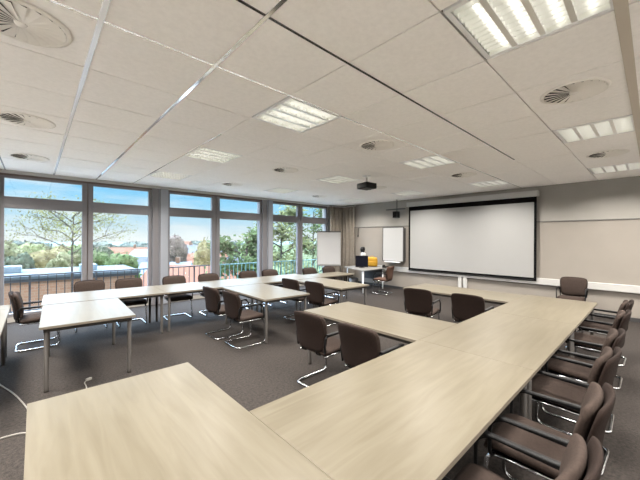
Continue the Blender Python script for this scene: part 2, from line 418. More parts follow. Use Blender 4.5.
# ================================================================= VENTS
def make_vent():
    root = empty('ceiling_vent', (0, 0, 0))
    rr = 0.238
    MB().lathe([(rr * 1.06, 0.0), (rr * 1.06, -.006), (rr * .98, -.012), (rr * .93, -.010), (rr * .93, 0.0)], seg=40).build('rim', M['vent'], root)
    MB().lathe([(rr * .94, -.001), (0, -.001)], seg=40).build('backing', M['vent_dark'], root)
    mb = MB(); nb = 20
    for k in range(nb):
        a = 2 * PI * k / nb
        for (q0, q1) in ((0.14, 0.92),):
            r0, r1 = rr * q0, rr * q1
            d = Vector((math.cos(a), math.sin(a), 0)); p = Vector((-math.sin(a), math.cos(a), 0))
            w0, w1 = .010, .034
            v = [d * r0 + p * (-w0) + Vector((0, 0, -.006)), d * r1 + p * (-w1) + Vector((0, 0, -.003)), d * r1 + p * w1 + Vector((0, 0, -.018)), d * r0 + p * w0 + Vector((0, 0, -.014))]
            vs = [mb.bm.verts.new(x) for x in v]; vb = [mb.bm.verts.new(x + Vector((0, 0, .0015))) for x in v]
            mb.bm.faces.new(vs); mb.bm.faces.new(vb[::-1])
            for e in range(4): mb.bm.faces.new((vs[e], vb[e], vb[(e + 1) % 4], vs[(e + 1) % 4]))
    mb.build('blades', M['vent'], root)
    MB().lathe([(0, -.019), (rr * .12, -.017), (rr * .14, -.008), (rr * .14, -.002)], seg=20).build('hub', M['vent'], root)
    return root
VL = {(-2, 1): 'large round swirl vent in the upper left corner of the ceiling', (-2, 4): 'round swirl vent left of the long bright ceiling strip, second from the top left',
      (-2, 7): 'small round vent nearest the first window', (3, -2): 'round swirl vent below the large top light on the right', (3, 1): 'small round vent right of the square louvred light',
      (3, 4): 'tiny dark round vent left of the projector', (3, 7): 'tiny round vent in front of the middle window', (7, -2): 'thin round vent just before the light at the right edge',
      (7, 1): 'tiny vent beside the light in front of the screen', (7, 4): 'tiny vent just right of the projector', (7, 7): 'faint tiny vent in front of the third window'}
proto = make_vent()
for n, c in enumerate(vent_cells):
    o = proto if n == 0 else copy_tree(proto)
    o.location = (GX + (c[0] + .5) * TILE, GY + (c[1] + .5) * TILE, CEIL - .0025)
    tag(o, VL[c], 'ceiling vent', 'round swirl vents in the ceiling')

# ================================================================= TABLES
def table(label, x0, x1, y0, y1, rot=0.0, along='x', group='pale maple meeting tables', leg_in=0.0, leg_in_y=0.0):
    cx, cy = (x0 + x1) / 2, (y0 + y1) / 2; L, Wd = x1 - x0, y1 - y0
    base = rot
    if along == 'y': L, Wd = Wd, L; base = rot + PI / 2
    root = empty('meeting_table', (cx, cy, 0), base); tag(root, label, 'table', group)
    a, b = L / 2 - .0003, Wd / 2 - .0003
    top = MB().box((-a, -b, TZ - .027), (a, b, TZ), 0.0008)
    for f in top.bm.faces: f.material_index = 0 if abs(f.normal.z) > .9 else 1
    top.build('tabletop', [M['wood'], M['wood_edge']], root)
    i = .035; mb = MB()
    for lo, hi in (((-a + i, -b + i, TZ - .068), (a - i, -b + i + .022, TZ - .0275)), ((-a + i, b - i - .022, TZ - .068), (a - i, b - i, TZ - .0275)),
                   ((-a + i, -b + i + .022, TZ - .068), (-a + i + .022, b - i - .022, TZ - .0275)), ((a - i - .022, -b + i + .022, TZ - .068), (a - i, b - i - .022, TZ - .0275))):
        mb.box(lo, hi)
    mb.build('underframe', M['rail_metal'], root)
    for sx in (-1, 1):
        for sy in (-1, 1):
            x, y = sx * (a - i - .025 - leg_in), sy * (b - i - .025 - leg_in_y)
            leg = MB(); leg.lathe([(.018, 0.0), (.024, .004), (.024, .02), (.0225, .022), (.0225, TZ - .0685), (0, TZ - .0685)], (x, y, 0), 14)
            leg.build('leg', M['leg_metal'], root)
    return root
SY0, SY1 = 0.597, 1.545
table('foreground table running off the lower left, its corner nearest the viewer', -.03, .887, SY0, 2.485, 0, 'y')
table('long table nearest the viewer in the right hand row', .889, 2.742, SY0, SY1)
table('middle table of the right hand row, between two seams', 2.744, 4.587, SY0, SY1)
table('last table of the right hand row, its corner facing the lone end chair', 4.589, 6.46, SY0, SY1)
table('table jutting into the room centre with two brown chairs drawn up', 2.70, 3.60, SY1 + .002, 3.245, 0, 'y')
table('table jutting out parallel to the screen with two chairs drawn up', 5.47, 6.40, SY1 + .002, 3.45, 0, 'y')
sr = -.04
def sy(x): return 6.0 - .04 * x + .525
def strip(label, x0, x1):
    c = (x0 + x1) / 2; y = sy(c)
    return table(label, x0, x1, y - .525, y + .525, sr)
strip('window side table at the corner behind the left square table', .09, 1.7565)
strip('window side table, second from the left, with a pair of legs at its joint', 1.759, 3.55)
strip('window side table, third from the left, behind the two far chairs', 3.554, 5.35)
table('short end table of the window side row, in front of the flipchart', 5.354, 6.66, 5.765, 6.47, sr, leg_in_y=.20)
table('left square table with two slim legs facing the viewer', .06, .97, 4.48, sy(.5) - .562, -.035, 'y')
table('table jutting from the window row with two chairs at its left side', 2.73, 3.65, 4.20, sy(3.2) - .562, -.03, 'y')
table('small far table end in front of the flipchart with two dark chairs beside it', 4.46, 5.31, 4.17, sy(4.9) - .562, -.03, 'y')
table('table cut by the left photo edge, with a dark leg', -1.17, -.25, 4.10, 5.95, 0, 'y')
table('table beyond the left photo edge touching the window row', -2.1, -.25, 5.956, 6.34)

# ================================================================= CHAIRS
def make_chair(fab, shell, name='cantilever_chair'):
    root = empty(name, (0, 0, 0))
    # seat
    def seat(u, v):
        x = u * .235 * (1 - .06 * abs(v) ** 6); y = v * .235 * (1 - .05 * abs(u) ** 6) + .005
        z = .452 + .012 * v - .010 * (1 - u * u) + (-.03 * max(0, v - .6) ** 2 / .16)
        return Vector((x, y, z)), Vector((0, 0, 1))
    MB().pillow(seat, 14, 14, .075, 6).build('seat', fab, root)
    MB().box((-.20, -.19, .395), (.20, .19, .414), .004).build('seat_pan', M['black_matte'], root)
    # back
    def panel(off, w0, w1, z0, z1, th):
        def fn(u, v):
            w = w0 + (w1 - w0) * (v + 1) / 2
            x = u * w / 2 * (1 - (.15 if v > 0 else .12) * abs(v) ** 5)
            z = (z0 + z1) / 2 + v * (z1 - z0) / 2 * (1 - .10 * abs(u) ** 4)
            lean = (z - .45) * .16
            y = -.225 - lean + .035 * u * u + off + .02 * math.sin((v + 1) * PI / 2)
            return Vector((x, y, z)), Vector((-.12 * u, .985, .15)).normalized()
        return MB().pillow(fn, 16, 16, th, 6)
    panel(0, .43, .485, .475, .866, .058).build('backrest', fab, root)
    panel(-.052, .45, .505, .455, .878, .04).build('back_shell', shell, root)
    # frame
    r = .0125
    pts = [(-.205, -.23, .40), (-.205, .215, .40), (-.225, .235, r), (-.225, -.265, r), (.225, -.265, r), (.225, .235, r), (.205, .215, .40), (.205, -.23, .40)]
    MB().tube(fillet(pts, .07, 6), r, 10).build('frame', M['chrome'], root)
    for s_ in (-1, 1): MB().tube([(s_ * .12, -.20, .40), (s_ * .12, -.262, .43), (s_ * .12, -.272, .62)], .010, 8).build('back_support', M['black'], root)
    for s_ in (-1, 1):
        pts = [(s_ * .225, -.235, .45), (s_ * .243, -.25, .635), (s_ * .243, .13, .648), (s_ * .243, .19, .60), (s_ * .24, .19, .41), (s_ * .20, .17, .40)]
        mb = MB(); mb.tube(fillet(pts, .05, 5), .011, 8)
        mb.box((s_ * .243 - .019, -.225, .643), (s_ * .243 + .019, .15, .661), .008)
        mb.build('armrest', M['black'], root)
    return root
chair0 = make_chair(M['fabric'], M['shell'])
chair_tan = make_chair(M['tan_fabric'], M['tan_fabric'])
used = []
def chair(x, y, deg, label, group='brown cantilever meeting chairs', src=None):
    src = src or chair0
    if src in used: o = copy_tree(src)
    else: o = src; used.append(src)
    o.location = (x, y, 0); o.rotation_euler = (0, 0, R(deg)); tag(o, label, 'chair', group)
    return o
# right hand row, facing the tables
row = [(1.56, 'taupe chair cut by the bottom edge, nearest in the right hand row'), (2.27, 'second taupe chair from the viewer in the right hand row, its thick back fully shown'),
       (3.20, 'third taupe chair from the viewer in the right hand row'), (3.92, 'fourth taupe chair from the viewer in the right hand row'),
       (5.10, 'fifth taupe chair from the viewer in the right hand row'), (6.05, 'farthest taupe chair of the right hand row, by the far table corner')]
for k, (x, l) in enumerate(row): chair(x, (.48, .49, .515, .525, .53, .54)[k], (0, 2, -2, 1, 0, -1)[k], l)
chair(8.60, 1.22, 92, 'lone taupe armchair facing the viewer against the screen wall')
chair(2.56, 2.665, -89, 'brown chair seen from behind at the centre table, chrome sled in view')
chair(2.57, 1.95, -90, 'brown chair seen from behind, tucked into the inner corner of the centre table')
chair(5.06, 2.78, -80, 'dark brown chair back left of the pair facing the screen')
chair(5.15, 1.96, -87, 'dark brown chair back right of the pair facing the screen')
chair(2.50, 5.20, -88, 'brown chair left of the pair behind the window side jutting table')
chair(2.555, 4.56, -90, 'brown chair right of the pair at the window side jutting table, sled fully seen')
chair(4.22, 5.22, -86, 'dark small chair left of the far pair in front of the flipchart')
chair(4.30, 4.55, -86, 'dark small chair right of the far pair in front of the flipchart')
far = [(.78, 7.46, 'brown chair back behind the left square table'), (1.42, 7.33, 'brown chair back just left of the first window post'),
       (2.26, 7.20, 'brown chair back just right of the first window post'), (3.00, 7.12, 'brown chair back below the mullion of the middle window'),
       (4.02, 7.08, 'brown chair back left of the second window post, before green foliage'), (4.66, 7.05, 'brown chair back at the foot of the second window post'),
       (5.83, 6.77, 'brown chair back left of the flipchart under the third window'), (6.56, 6.73, 'brown chair back directly below the flipchart')]
for x, y, l in far: chair(x, y - .27, 178, l)
chair(.06, 6.62, -90, 'brown chair in side view at the far left, beside the first table gap')
chair(8.10, 5.85, 14, 'reddish tan chair by the corner desk with the yellow bag', None, chair_tan)

# ================================================================= SCREEN WALL OBJECTS
# projection screen
ps = empty('projection_screen', (XB - .1, 3.80, 0)); tag(ps, 'large white projection screen with black border on the wall', 'projection screen')
Lx = Vector((-(XB - .1), -3.80, 0))
y0, y1, z0, z1 = 1.985, 5.55, .70, 2.79
MB().box((XB - .105, y0 + .05, z0 + .06), (XB - .1015, y1 - .05, z1 - .13)).build('screen_surface', M['screen'], ps, Lx)
mb = MB()
mb.box((XB - .108, y0, z0), (XB - .100, y0 + .055, z1)); mb.box((XB - .108, y1 - .055, z0), (XB - .100, y1, z1))
mb.box((XB - .108, y0 + .055, z0 + .015), (XB - .100, y1 - .055, z0 + .065)); mb.box((XB - .108, y0 + .055, z1 - .135), (XB - .100, y1 - .055, z1))
mb.build('border', M['black_matte'], ps, Lx)
MB().box((XB - .16, y0 - .04, z1), (XB - .04, y1 + .06, z1 + .145), .008).build('casing', M['white'], ps, Lx)
MB().tube([(XB - .104, y0, z0 - .003), (XB - .104, y1, z0 - .003)], .012, 8).build('weight_bar', M['black'], ps, Lx)
mb = MB()
for y in (y0 + .25, y1 - .25): mb.box((XB - .05, y - .03, z1 + .02), (XB - .001, y + .03, z1 + .10))
mb.build('bracket', M['white_metal'], ps, Lx)
# whiteboard
wb = empty('whiteboard', (XB - .1, 6.08, .95)); tag(wb, 'white flip board mounted on the wall left of the screen', 'whiteboard')
Lw = Vector((-(XB - .1), -6.22, -.93))
MB().box((XB - .215, 5.84, .95), (XB - .205, 6.64, 2.09), .002).build('board_face', M['board'], wb, Lw)
mb = MB(); 
for lo, hi in (((XB - .222, 5.82, .93), (XB - .18, 5.842, 2.11)), ((XB - .222, 6.638, .93), (XB - .18, 6.66, 2.11)), ((XB - .222, 5.842, .93), (XB - .18, 6.638, .952)), ((XB - .222, 5.842, 2.088), (XB - .18, 6.638, 2.11))): mb.box(lo, hi, .003)
mb.build('frame', M['grey'], wb, Lw)
MB().box((XB - .18, 5.86, .97), (XB - .014, 6.62, 2.07), .004).build('mount', M['grey'], wb, Lw)
MB().box((XB - .27, 5.95, .905), (XB - .17, 6.55, .93), .004).build('pen_tray', M['white_metal'], wb, Lw)
# wall speaker under bracket
sp = empty('hanging_speaker', (XB - .3, 5.90, 2.46)); tag(sp, 'small black speaker hanging from a grey bar left of the screen', 'speaker')
Ls = Vector((-(XB - .3), -6.12, -2.5))
MB().box((XB - .40, 6.04, 2.47), (XB - .22, 6.21, 2.69), .012).build('body', M['black'], sp, Ls)
MB().box((XB - .404, 6.06, 2.50), (XB - .40, 6.19, 2.66), .001).build('grille', M['black_matte'], sp, Ls)
MB().box((XB - .33, 5.78, 2.745), (XB - .29, 6.52, 2.785), .006).build('crossbar', M['grey'], sp, Ls)
MB().tube([(XB - .31, 6.10, 2.70), (XB - .31, 6.10, CEIL + .038)], .014, 10).build('pole', M['grey'], sp, Ls)
# small hanging cord
hc = MB(); hc.tube(fillet([(XB - .045, 7.79, 2.148), (XB - .05, 7.79, 2.00), (XB - .05, 7.80, 1.88)], .05), .012, 8)
hc.tube([(XB - .05, 7.80, 1.88), (XB - .05, 7.80, 1.80)], .022, 10)
tag(hc.build('wall_cord', M['baseboard']), 'short dark cord hanging from the wall rail beside the curtain', 'cord')

# ceiling projector
pj = empty('projector', (4.62, 3.72, 2.4)); tag(pj, 'black video projector hanging from the ceiling', 'projector')
pj.location = (5.16, 4.14, 2.835); pj.rotation_euler = (0, 0, R(-8))
b = MB().box((-.15, -.155, -.065), (.15, .155, .055), .02); b.build('body', M['black'], pj)
MB().lathe([(.0, .0), (.045, 0), (.05, .03), (.04, .035), (0, .03)], (0, 0, 0), 20).build('lens', M['grey'], pj).matrix_local = Matrix.Translation((.145, .07, -.01)) @ Matrix.Rotation(R(90), 4, 'Y')
MB().tube([(0, 0, .055), (0, 0, CEIL - 2.835 - .012)], .022, 12).build('mount_pole', M['white_metal'], pj)
MB().lathe([(0, CEIL - 2.835 - .003), (.09, CEIL - 2.835 - .003), (.09, CEIL - 2.835 - .012), (.03, CEIL - 2.835 - .035), (0, CEIL - 2.835 - .035)], seg=24).build('ceiling_plate', M['white_metal'], pj)
mb = MB()
for a in (45, 135, 225, 315): mb.tube([(0, 0, .09), (.13 * math.cos(R(a)), .13 * math.sin(R(a)), .05)], .008, 6)
mb.build('mount_arms', M['grey'], pj)

# curtain
def curtain():
    mb = MB(); path = []
    n = 150
    A = [Vector((8.38, YW - .19)), Vector((9.08, YW - .19)), Vector((9.08, 7.84))]
    l1 = (A[1] - A[0]).length; l2 = (A[2] - A[1]).length
    for k in range(n + 1):
        s_ = (l1 + l2) * k / n
        if s_ < l1: p = A[0] + (A[1] - A[0]) * (s_ / l1); nn = Vector((0, -1))
        else: p = A[1] + (A[2] - A[1]) * ((s_ - l1) / l2); nn = Vector((-1, 0))
        w = math.sin(s_ * 2 * PI / .19) * .062 + math.sin(s_ * 2 * PI / .47 + 1) * .018
        path.append((p + nn * w, nn, s_))
    zs = [.03, .4, 1.0, 1.6, 2.2, 2.7, 2.92, 2.975]
    gv = []
    for (p, nn, s_) in path:
        colv = []
        for z in zs:
            f = 1.0 if z < 2.7 else .75
            colv.append(mb.bm.verts.new((p.x + .008 * math.sin(s_ * 9 + z), p.y + .008 * math.cos(s_ * 7 + z * 1.3), z)))
        gv.append(colv)
    for a, b in zip(gv, gv[1:]):
        for k in range(len(zs) - 1):
            f = mb.bm.faces.new((a[k], b[k], b[k + 1], a[k + 1])); f.smooth = True
    root = empty('curtain', (8.9, 8.5, 0)); tag(root, 'floor length taupe curtain drawn back into the corner', 'curtain')
    o = mb.build('drape', M['curtain'], root, (-8.9, -8.5, 0))
    md = o.modifiers.new('thickness', 'SOLIDIFY'); md.thickness = .004
    r_ = MB(); r_.tube(fillet([(8.30, YW - .19, 2.99), (9.08, YW - .19, 2.99), (9.08, 7.82, 2.99)], .1), .012, 8)
    r_.build('rail', M['white_metal'], root, (-8.9, -8.5, 0))
curtain()

# flipchart
fc = empty('flipchart', (7.27, 7.43, 0), math.atan2(-7.43, -7.27) + PI / 2); tag(fc, 'white flipchart on an easel in front of the curtain', 'flipchart')
MB().box((-.40, -.012, .82), (.40, .012, 1.975), .004).build('board', M['board'], fc)
pad = MB().box((-.37, -.026, .86), (.37, -.0125, 1.935), .002); pad.build('paper_pad', M['paper'], fc)
MB().box((-.40, -.034, 1.935), (.40, -.0125, 1.978), .004).build('clamp_bar', M['grey'], fc)
MB().box((-.35, -.07, .805), (.35, -.012, .82), .003).build('pen_tray', M['grey'], fc)
for pts in (((-.30, .03, 1.7), (-.45, .03, .01)), ((.30, .03, 1.7), (.45, .03, .01)), ((0, .04, 1.75), (0, .60, .01))):
    MB().tube(pts, .014, 8).build('leg', M['grey'], fc)

# corner desk group
dk = empty('desk', (8.3, 6.8, 0)); tag(dk, 'pale corner desk carrying the black monitor', 'desk')
mb = MB(); P4 = [(7.47, 6.14), (8.95, 6.30), (9.10, 6.45), (9.10, 7.50), (8.10, 7.50)]
lo_ = [mb.bm.verts.new((x - 8.3, y - 6.8, .705)) for x, y in P4]; hi_ = [mb.bm.verts.new((x - 8.3, y - 6.8, TZ)) for x, y in P4]
mb.bm.faces.new(lo_[::-1]); mb.bm.faces.new(hi_)
for k in range(5): mb.bm.faces.new((lo_[k], lo_[(k + 1) % 5], hi_[(k + 1) % 5], hi_[k]))
mb.build('desktop', M['desk'], dk)
for x, y in ((7.62, 6.24), (8.88, 6.40), (9.0, 7.40), (8.17, 7.40)):
    MB().tube([(x - 8.3, y - 6.8, 0), (x - 8.3, y - 6.8, .704)], .022, 10).build('leg', M['white_metal'], dk)
MB().box((.70, -.3, .28), (.72, .5, .70)).build('modesty_panel', M['bin'], dk)
mn = empty('monitor', (8.28, 6.84, TZ), R(-50)); tag(mn, 'black computer monitor with dark screen on the corner desk', 'monitor')
MB().box((-.215, -.02, .02), (.215, .03, .415), .008).build('casing', M['black'], mn)
MB().box((-.200, -.0225, .045), (.200, -.0205, .395)).build('display', M['screen_off'], mn)
MB().box((-.03, .0, .008), (.03, .03, .022), .004).build('stand', M['black'], mn)
MB().lathe([(0, 0.0005), (.11, 0.0005), (.11, .008), (.03, .014), (0, .014)], seg=24).build('base', M['black'], mn)
# yellow bag
yb = empty('bag', (8.82, 6.82, TZ), R(-60)); tag(yb, 'bright yellow bag standing on the corner desk right of the monitor', 'bag')
def bagf(u, v):
    return Vector((u * .20 * (1 - .10 * abs(v) ** 4 - .03 * (v > 0) * v), 0, .175 + v * .172 * (1 - .10 * abs(u) ** 4))), Vector((0, -1, 0))
MB().pillow(bagf, 14, 14, .17, 5).build('body', M['yellow'], yb)
def pockf(u, v):
    return Vector((u * .13, -.078, .12 + v * .085 * (1 - .1 * abs(u) ** 4))), Vector((0, -1, 0))
MB().pillow(pockf, 8, 8, .05, 5).build('pocket', M['yellow'], yb)
MB().tube(fillet([(-.05, 0, .33), (-.05, 0, .385), (.05, 0, .385), (.05, 0, .33)], .03), .009, 8).build('handle', M['yellow'], yb)
# lamp behind monitor
lp = empty('desk_lamp', (8.70, 7.12, TZ)); tag(lp, 'white desk lamp with round black head behind the monitor', 'lamp')
MB().lathe([(0, .001), (.085, .001), (.085, .015), (.02, .03), (0, .03)], seg=24).build('base', M['white'], lp)
MB().lathe([(0, .03), (.045, .03), (.085, .34), (.095, .46), (.06, .50), (0, .50)], seg=20).build('stem', M['white'], lp)
MB().lathe([(0, .50), (.06, .505), (.08, .56), (.09, .62), (.07, .69), (.03, .71), (0, .71)], (.0, .03, 0), 20).build('lamp_head', M['black'], lp)
# telephone
ph = empty('telephone', (8.93, 6.33, TZ), R(-75)); tag(ph, 'small black telephone at the right end of the corner desk', 'telephone')
MB().box((-.09, -.09, .001), (.09, .09, .05), .012).build('body', M['black'], ph)
MB().box((-.085, -.085, .05), (-.035, .085, .085), .012).build('handset', M['black'], ph)
# waste bin
wbn = empty('waste_bin', (8.10, 7.05, 0)); tag(wbn, 'grey waste bin under the corner desk', 'bin')
MB().lathe([(0, .001), (.12, .001), (.155, .36), (.145, .36), (.112, .012), (0, .012)], seg=24).build('body', M['bin'], wbn)
MB().lathe([(.150, .352), (.162, .352), (.162, .368), (.150, .368), (.150, .352)], seg=24).build('rim', M['bin'], wbn)

# floor cables by the foreground table
c1 = MB(); c1.tube(fillet([(-.42, 5.55, .008), (-.30, 5.13, .008), (-.16, 4.72, .008), (-.06, 4.28, .008), (-.01, 3.98, .008)], .2, 6), .007, 8)
tag(c1.build('power_cable', M['cable']), 'pale cable on the carpet running under the foreground table corner', 'cable')
c2 = MB(); c2.tube(fillet([(-.75, 3.74, .008), (-.42, 3.70, .008), (-.22, 3.74, .008), (-.06, 3.72, .008), (.12, 3.45, .008)], .2, 6), .007, 8)
tag(c2.build('power_cable', M['cable']), 'pale cable at the left photo edge beside the foreground table', 'cable')
pc = empty('cable_plug', (.48, 4.58, 0)); tag(pc, 'white plug lying on the carpet beyond the foreground table', 'plug')
MB().box((-.028, -.018, .002), (.028, .018, .03), .006).build('body', M['cable'], pc, (0, 0, 0), R(30))
MB().tube(fillet([(-.02, -.01, .012), (-.05, -.06, .009), (-.04, -.2, .009), (-.1, -.7, .009)], .08), .006, 8).build('lead', M['cable'], pc)

# ================================================================= OUTSIDE
def dirv(u):                                   # compass bearing from the viewpoint used to lay out the town
    a = (u - 320) / FPX; c, s_ = math.cos(YAW), math.sin(YAW)
    return Vector((c + s_ * a, s_ - c * a))
def spot(u, d): v = dirv(u) * d; return v.x, v.y
GZ = -9.0
struct(MB().box((XF - 2, YW + .36, -.5), (XB + 3, 10.2, -.06)).build('balcony_floor', M['concrete']), 'pale concrete balcony floor outside the windows', 'balcony')
def railing(x0, x1, m, label, y=9.75, top=.86, stepx=.155):
    root = empty('balcony_railing', ((x0 + x1) / 2, y, -.06)); tag(root, label, 'railing', 'balcony railings')
    L_ = Vector((-(x0 + x1) / 2, -y, .06))
    MB().box((x0, y - .025, top - .035), (x1, y + .025, top), .006).build('top_rail', m, root, L_)
    MB().box((x0, y - .015, .02), (x1, y + .015, .05), .004).build('bottom_rail', m, root, L_)
    n = int((x1 - x0) / stepx)
    for k in range(n + 1):
        x = x0 + .02 + (x1 - x0 - .04) * k / n; w = .02 if k % 8 == 0 else .009
        MB().box((x - w, y - .010, -.06 if k % 8 == 0 else .05), (x + w, y + .010, top - .035)).build('post' if k % 8 == 0 else 'baluster', m, root, L_)
railing(-2.6, 4.15, M['railing'], 'dark grey bar railing outside the first and middle windows')
railing(4.2, 10.4, M['railing_reflection'], 'bar railing outside the third window, teal reflection in its colour')
struct(MB().box((-500, 20, GZ - .5), (900, 900, GZ)).build('ground', M['ground']), 'green ground far below the windows', 'ground')
# hills
mb = MB(); pts = []
for k in range(61):
    x = -300 + k * 25; h = 4.2 + 3.5 * noise.noise(Vector((k * .17, .3, 0))) + 1.6 * noise.noise(Vector((k * .6, 5, 0)))
    pts.append((x, h))
prev = None
for x, h in pts:
    r_ = [mb.bm.verts.new((x, 520, GZ)), mb.bm.verts.new((x, 560, GZ + h * .75)), mb.bm.verts.new((x, 620, GZ + h)), mb.bm.verts.new((x, 760, GZ))]
    if prev:
        for q in range(3):
            f = mb.bm.faces.new((prev[q], r_[q], r_[q + 1], prev[q + 1])); f.smooth = True
    prev = r_
struct(mb.build('hills', M['hill']), 'low wooded hills on the horizon, haze painted as blue green', 'hills')

# neighbouring brick building with flat roof
nb = empty('brick_building', (3.0, 29, GZ)); tag(nb, 'orange brick building with a pale flat roof just beyond the railing', 'building')
L_ = Vector((-3, -29, -GZ))
MB().box((-16, 24, GZ), (5.0, 29, -.75)).build('wall', M['brick'], nb, L_)
MB().box((-16.3, 23.7, -.62), (5.3, 29.3, -.45)).build('roof', M['flat_roof'], nb, L_)
MB().box((-16.2, 23.8, -.78), (5.2, 29.2, -.622)).build('eave', M['eave'], nb, L_)
for k in range(5):
    x = -9.6 + k * 2.9
    f = MB().box((x, 23.93, -4.0), (x + 1.5, 24.03, -2.5)).build('window', M['hwall'], nb, L_)
    MB().box((x + .08, 23.90, -3.92), (x + 1.42, 23.94, -2.58)).build('pane', M['hwin'], f)
for (x, y) in ((-1.5, 26.5), (2.2, 25.5), (-6, 27)):
    MB().box((x, y, -.45), (x + .9, y + .9, -.05), .03).build('skylight', M['roof_blue'], nb, L_)

def house(u, d, w, dp, h, roofm, wallm, rot, label):
    x, y = spot(u, d)
    root = empty('house', (x, y, GZ), rot); tag(root, label, 'house', 'houses beyond the brick building')
    MB().box((-w / 2, -dp / 2, 0), (w / 2, dp / 2, h)).build('wall', wallm, root)
    mb = MB(); e = .4; rh = dp * .38
    v = [(-w / 2 - e, -dp / 2 - e, h), (w / 2 + e, -dp / 2 - e, h), (w / 2 + e, dp / 2 + e, h), (-w / 2 - e, dp / 2 + e, h), (-w / 2 - e, 0, h + rh), (w / 2 + e, 0, h + rh)]
    vs = [mb.bm.verts.new(q) for q in v]
    for q in ((0, 1, 5, 4), (2, 3, 4, 5), (0, 4, 3), (1, 2, 5), (3, 2, 1, 0)): mb.bm.faces.new([vs[k] for k in q])
    mb.build('roof', roofm, root)
    MB().box((w * .2, -.4, h + rh * .5), (w * .2 + .7, .4, h + rh + .9)).build('chimney', M['hbrick'], root)
    for k in range(3):
        xx = -w / 2 + w * (k + .5) / 3
        MB().box((xx - .6, -dp / 2 - .05, h - 2.2), (xx + .6, -dp / 2 + .02, h - .7)).build('window', M['hwin'], root)
HH = [(141, 64, 9, 7, 4.2, 'roof_grey', 'hwall', .3, 'grey roofed white house left of the first window post'), (148, 88, 8, 6, 5.2, 'roof_blue', 'hwall', -.2, 'pale blue roofed house beside the first window post'),
      (124, 98, 13, 8, 4.8, 'roof_red', 'hbrick', .5, 'red roofed house in the distance above the pale flat roof'),
      (167, 58, 8, 6, 4.0, 'roof_blue', 'hwall', .2, 'blue roofed house at the left of the middle window'), (182, 116, 15, 8, 5.4, 'roof_grey', 'hwall', -.15, 'long grey roofed house in the middle window'),
      (190, 46, 8, 5, 3.6, 'roof_red', 'hbrick', .1, 'red roofed brick house in the middle window'), (205, 84, 11, 7, 4.2, 'roof_red', 'hwall', .35, 'red roofed white house left of the middle mullion'),
      (210, 106, 12, 8, 5.2, 'roof_grey', 'hwall', -.3, 'grey roofed house behind the yellow tree'), (174, 152, 16, 9, 6.0, 'roof_red', 'hwall', 0, 'far red roofed house at the left of the middle window'),
      (234, 68, 8, 6, 4.4, 'roof_grey', 'hbrick', .2, 'grey roofed brick house right of the middle mullion'),
      (200, 33, 10, 6, 5.6, 'roof_red', 'hbrick', -.05, 'long red roofed brick house just beyond the railing of the middle window')]
for (u, d, w, dp, h, r_, wl, ro, l) in HH: house(u, d, w, dp, h, M[r_], M[wl], ro - PI / 2 + YAW, l)

# trees
def blob_crown(rx, rz, seed, n=7):
    mb = MB(); rnd = random.Random(seed)
    for k in range(n):
        if k == 0: c = Vector((0, 0, 0)); s_ = .78
        else:
            a = rnd.uniform(0, 2 * PI); q = rnd.uniform(.35, .62); c = Vector((math.cos(a) * q * rx, math.sin(a) * q * rx, rnd.uniform(-.4, .5) * rz)); s_ = rnd.uniform(.38, .55)
        r_ = bmesh.ops.create_icosphere(mb.bm, subdivisions=3, radius=1)
        for v in r_['verts']:
            d = v.co.normalized(); nn = 1 + .28 * noise.noise(d * 2.6 + Vector((seed, k, 0))) + .16 * noise.noise(d * 7 + Vector((k, seed, 3)))
            v.co = Vector((d.x * rx * s_ * nn, d.y * rx * s_ * nn, d.z * rz * s_ * nn)) + c
    for f in mb.bm.faces: f.smooth = True
    vv = [(v.co.copy()) for v in mb.bm.verts]; s_ = rx * .085
    for k in range(900):
        p = rnd.choice(vv) * rnd.uniform(.97, 1.10); a = Vector((rnd.gauss(0, 1), rnd.gauss(0, 1), rnd.gauss(0, 1))).normalized(); b_ = a.orthogonal().normalized()
        q = s_ * rnd.uniform(.5, 1.3)
        mb.bm.faces.new([mb.bm.verts.new(p + a * q), mb.bm.verts.new(p + b_ * q * .7), mb.bm.verts.new(p - a * q), mb.bm.verts.new(p - b_ * q * .7)])
    return mb
def far_tree(u, d, top, rx, leaf, seed, label):
    x, y = spot(u, d); root = empty('tree', (x, y, GZ)); tag(root, label, 'tree', 'trees beyond the rooftops')
    H = top - GZ; rz = H * .42
    o = blob_crown(rx, rz, seed).build('crown', M[leaf], root, (0, 0, H - rz * .95))
    MB().tube([(0, 0, 0), (0, 0, H - rz)], .35, 8, r2=.2).build('trunk', M['bark'], root)
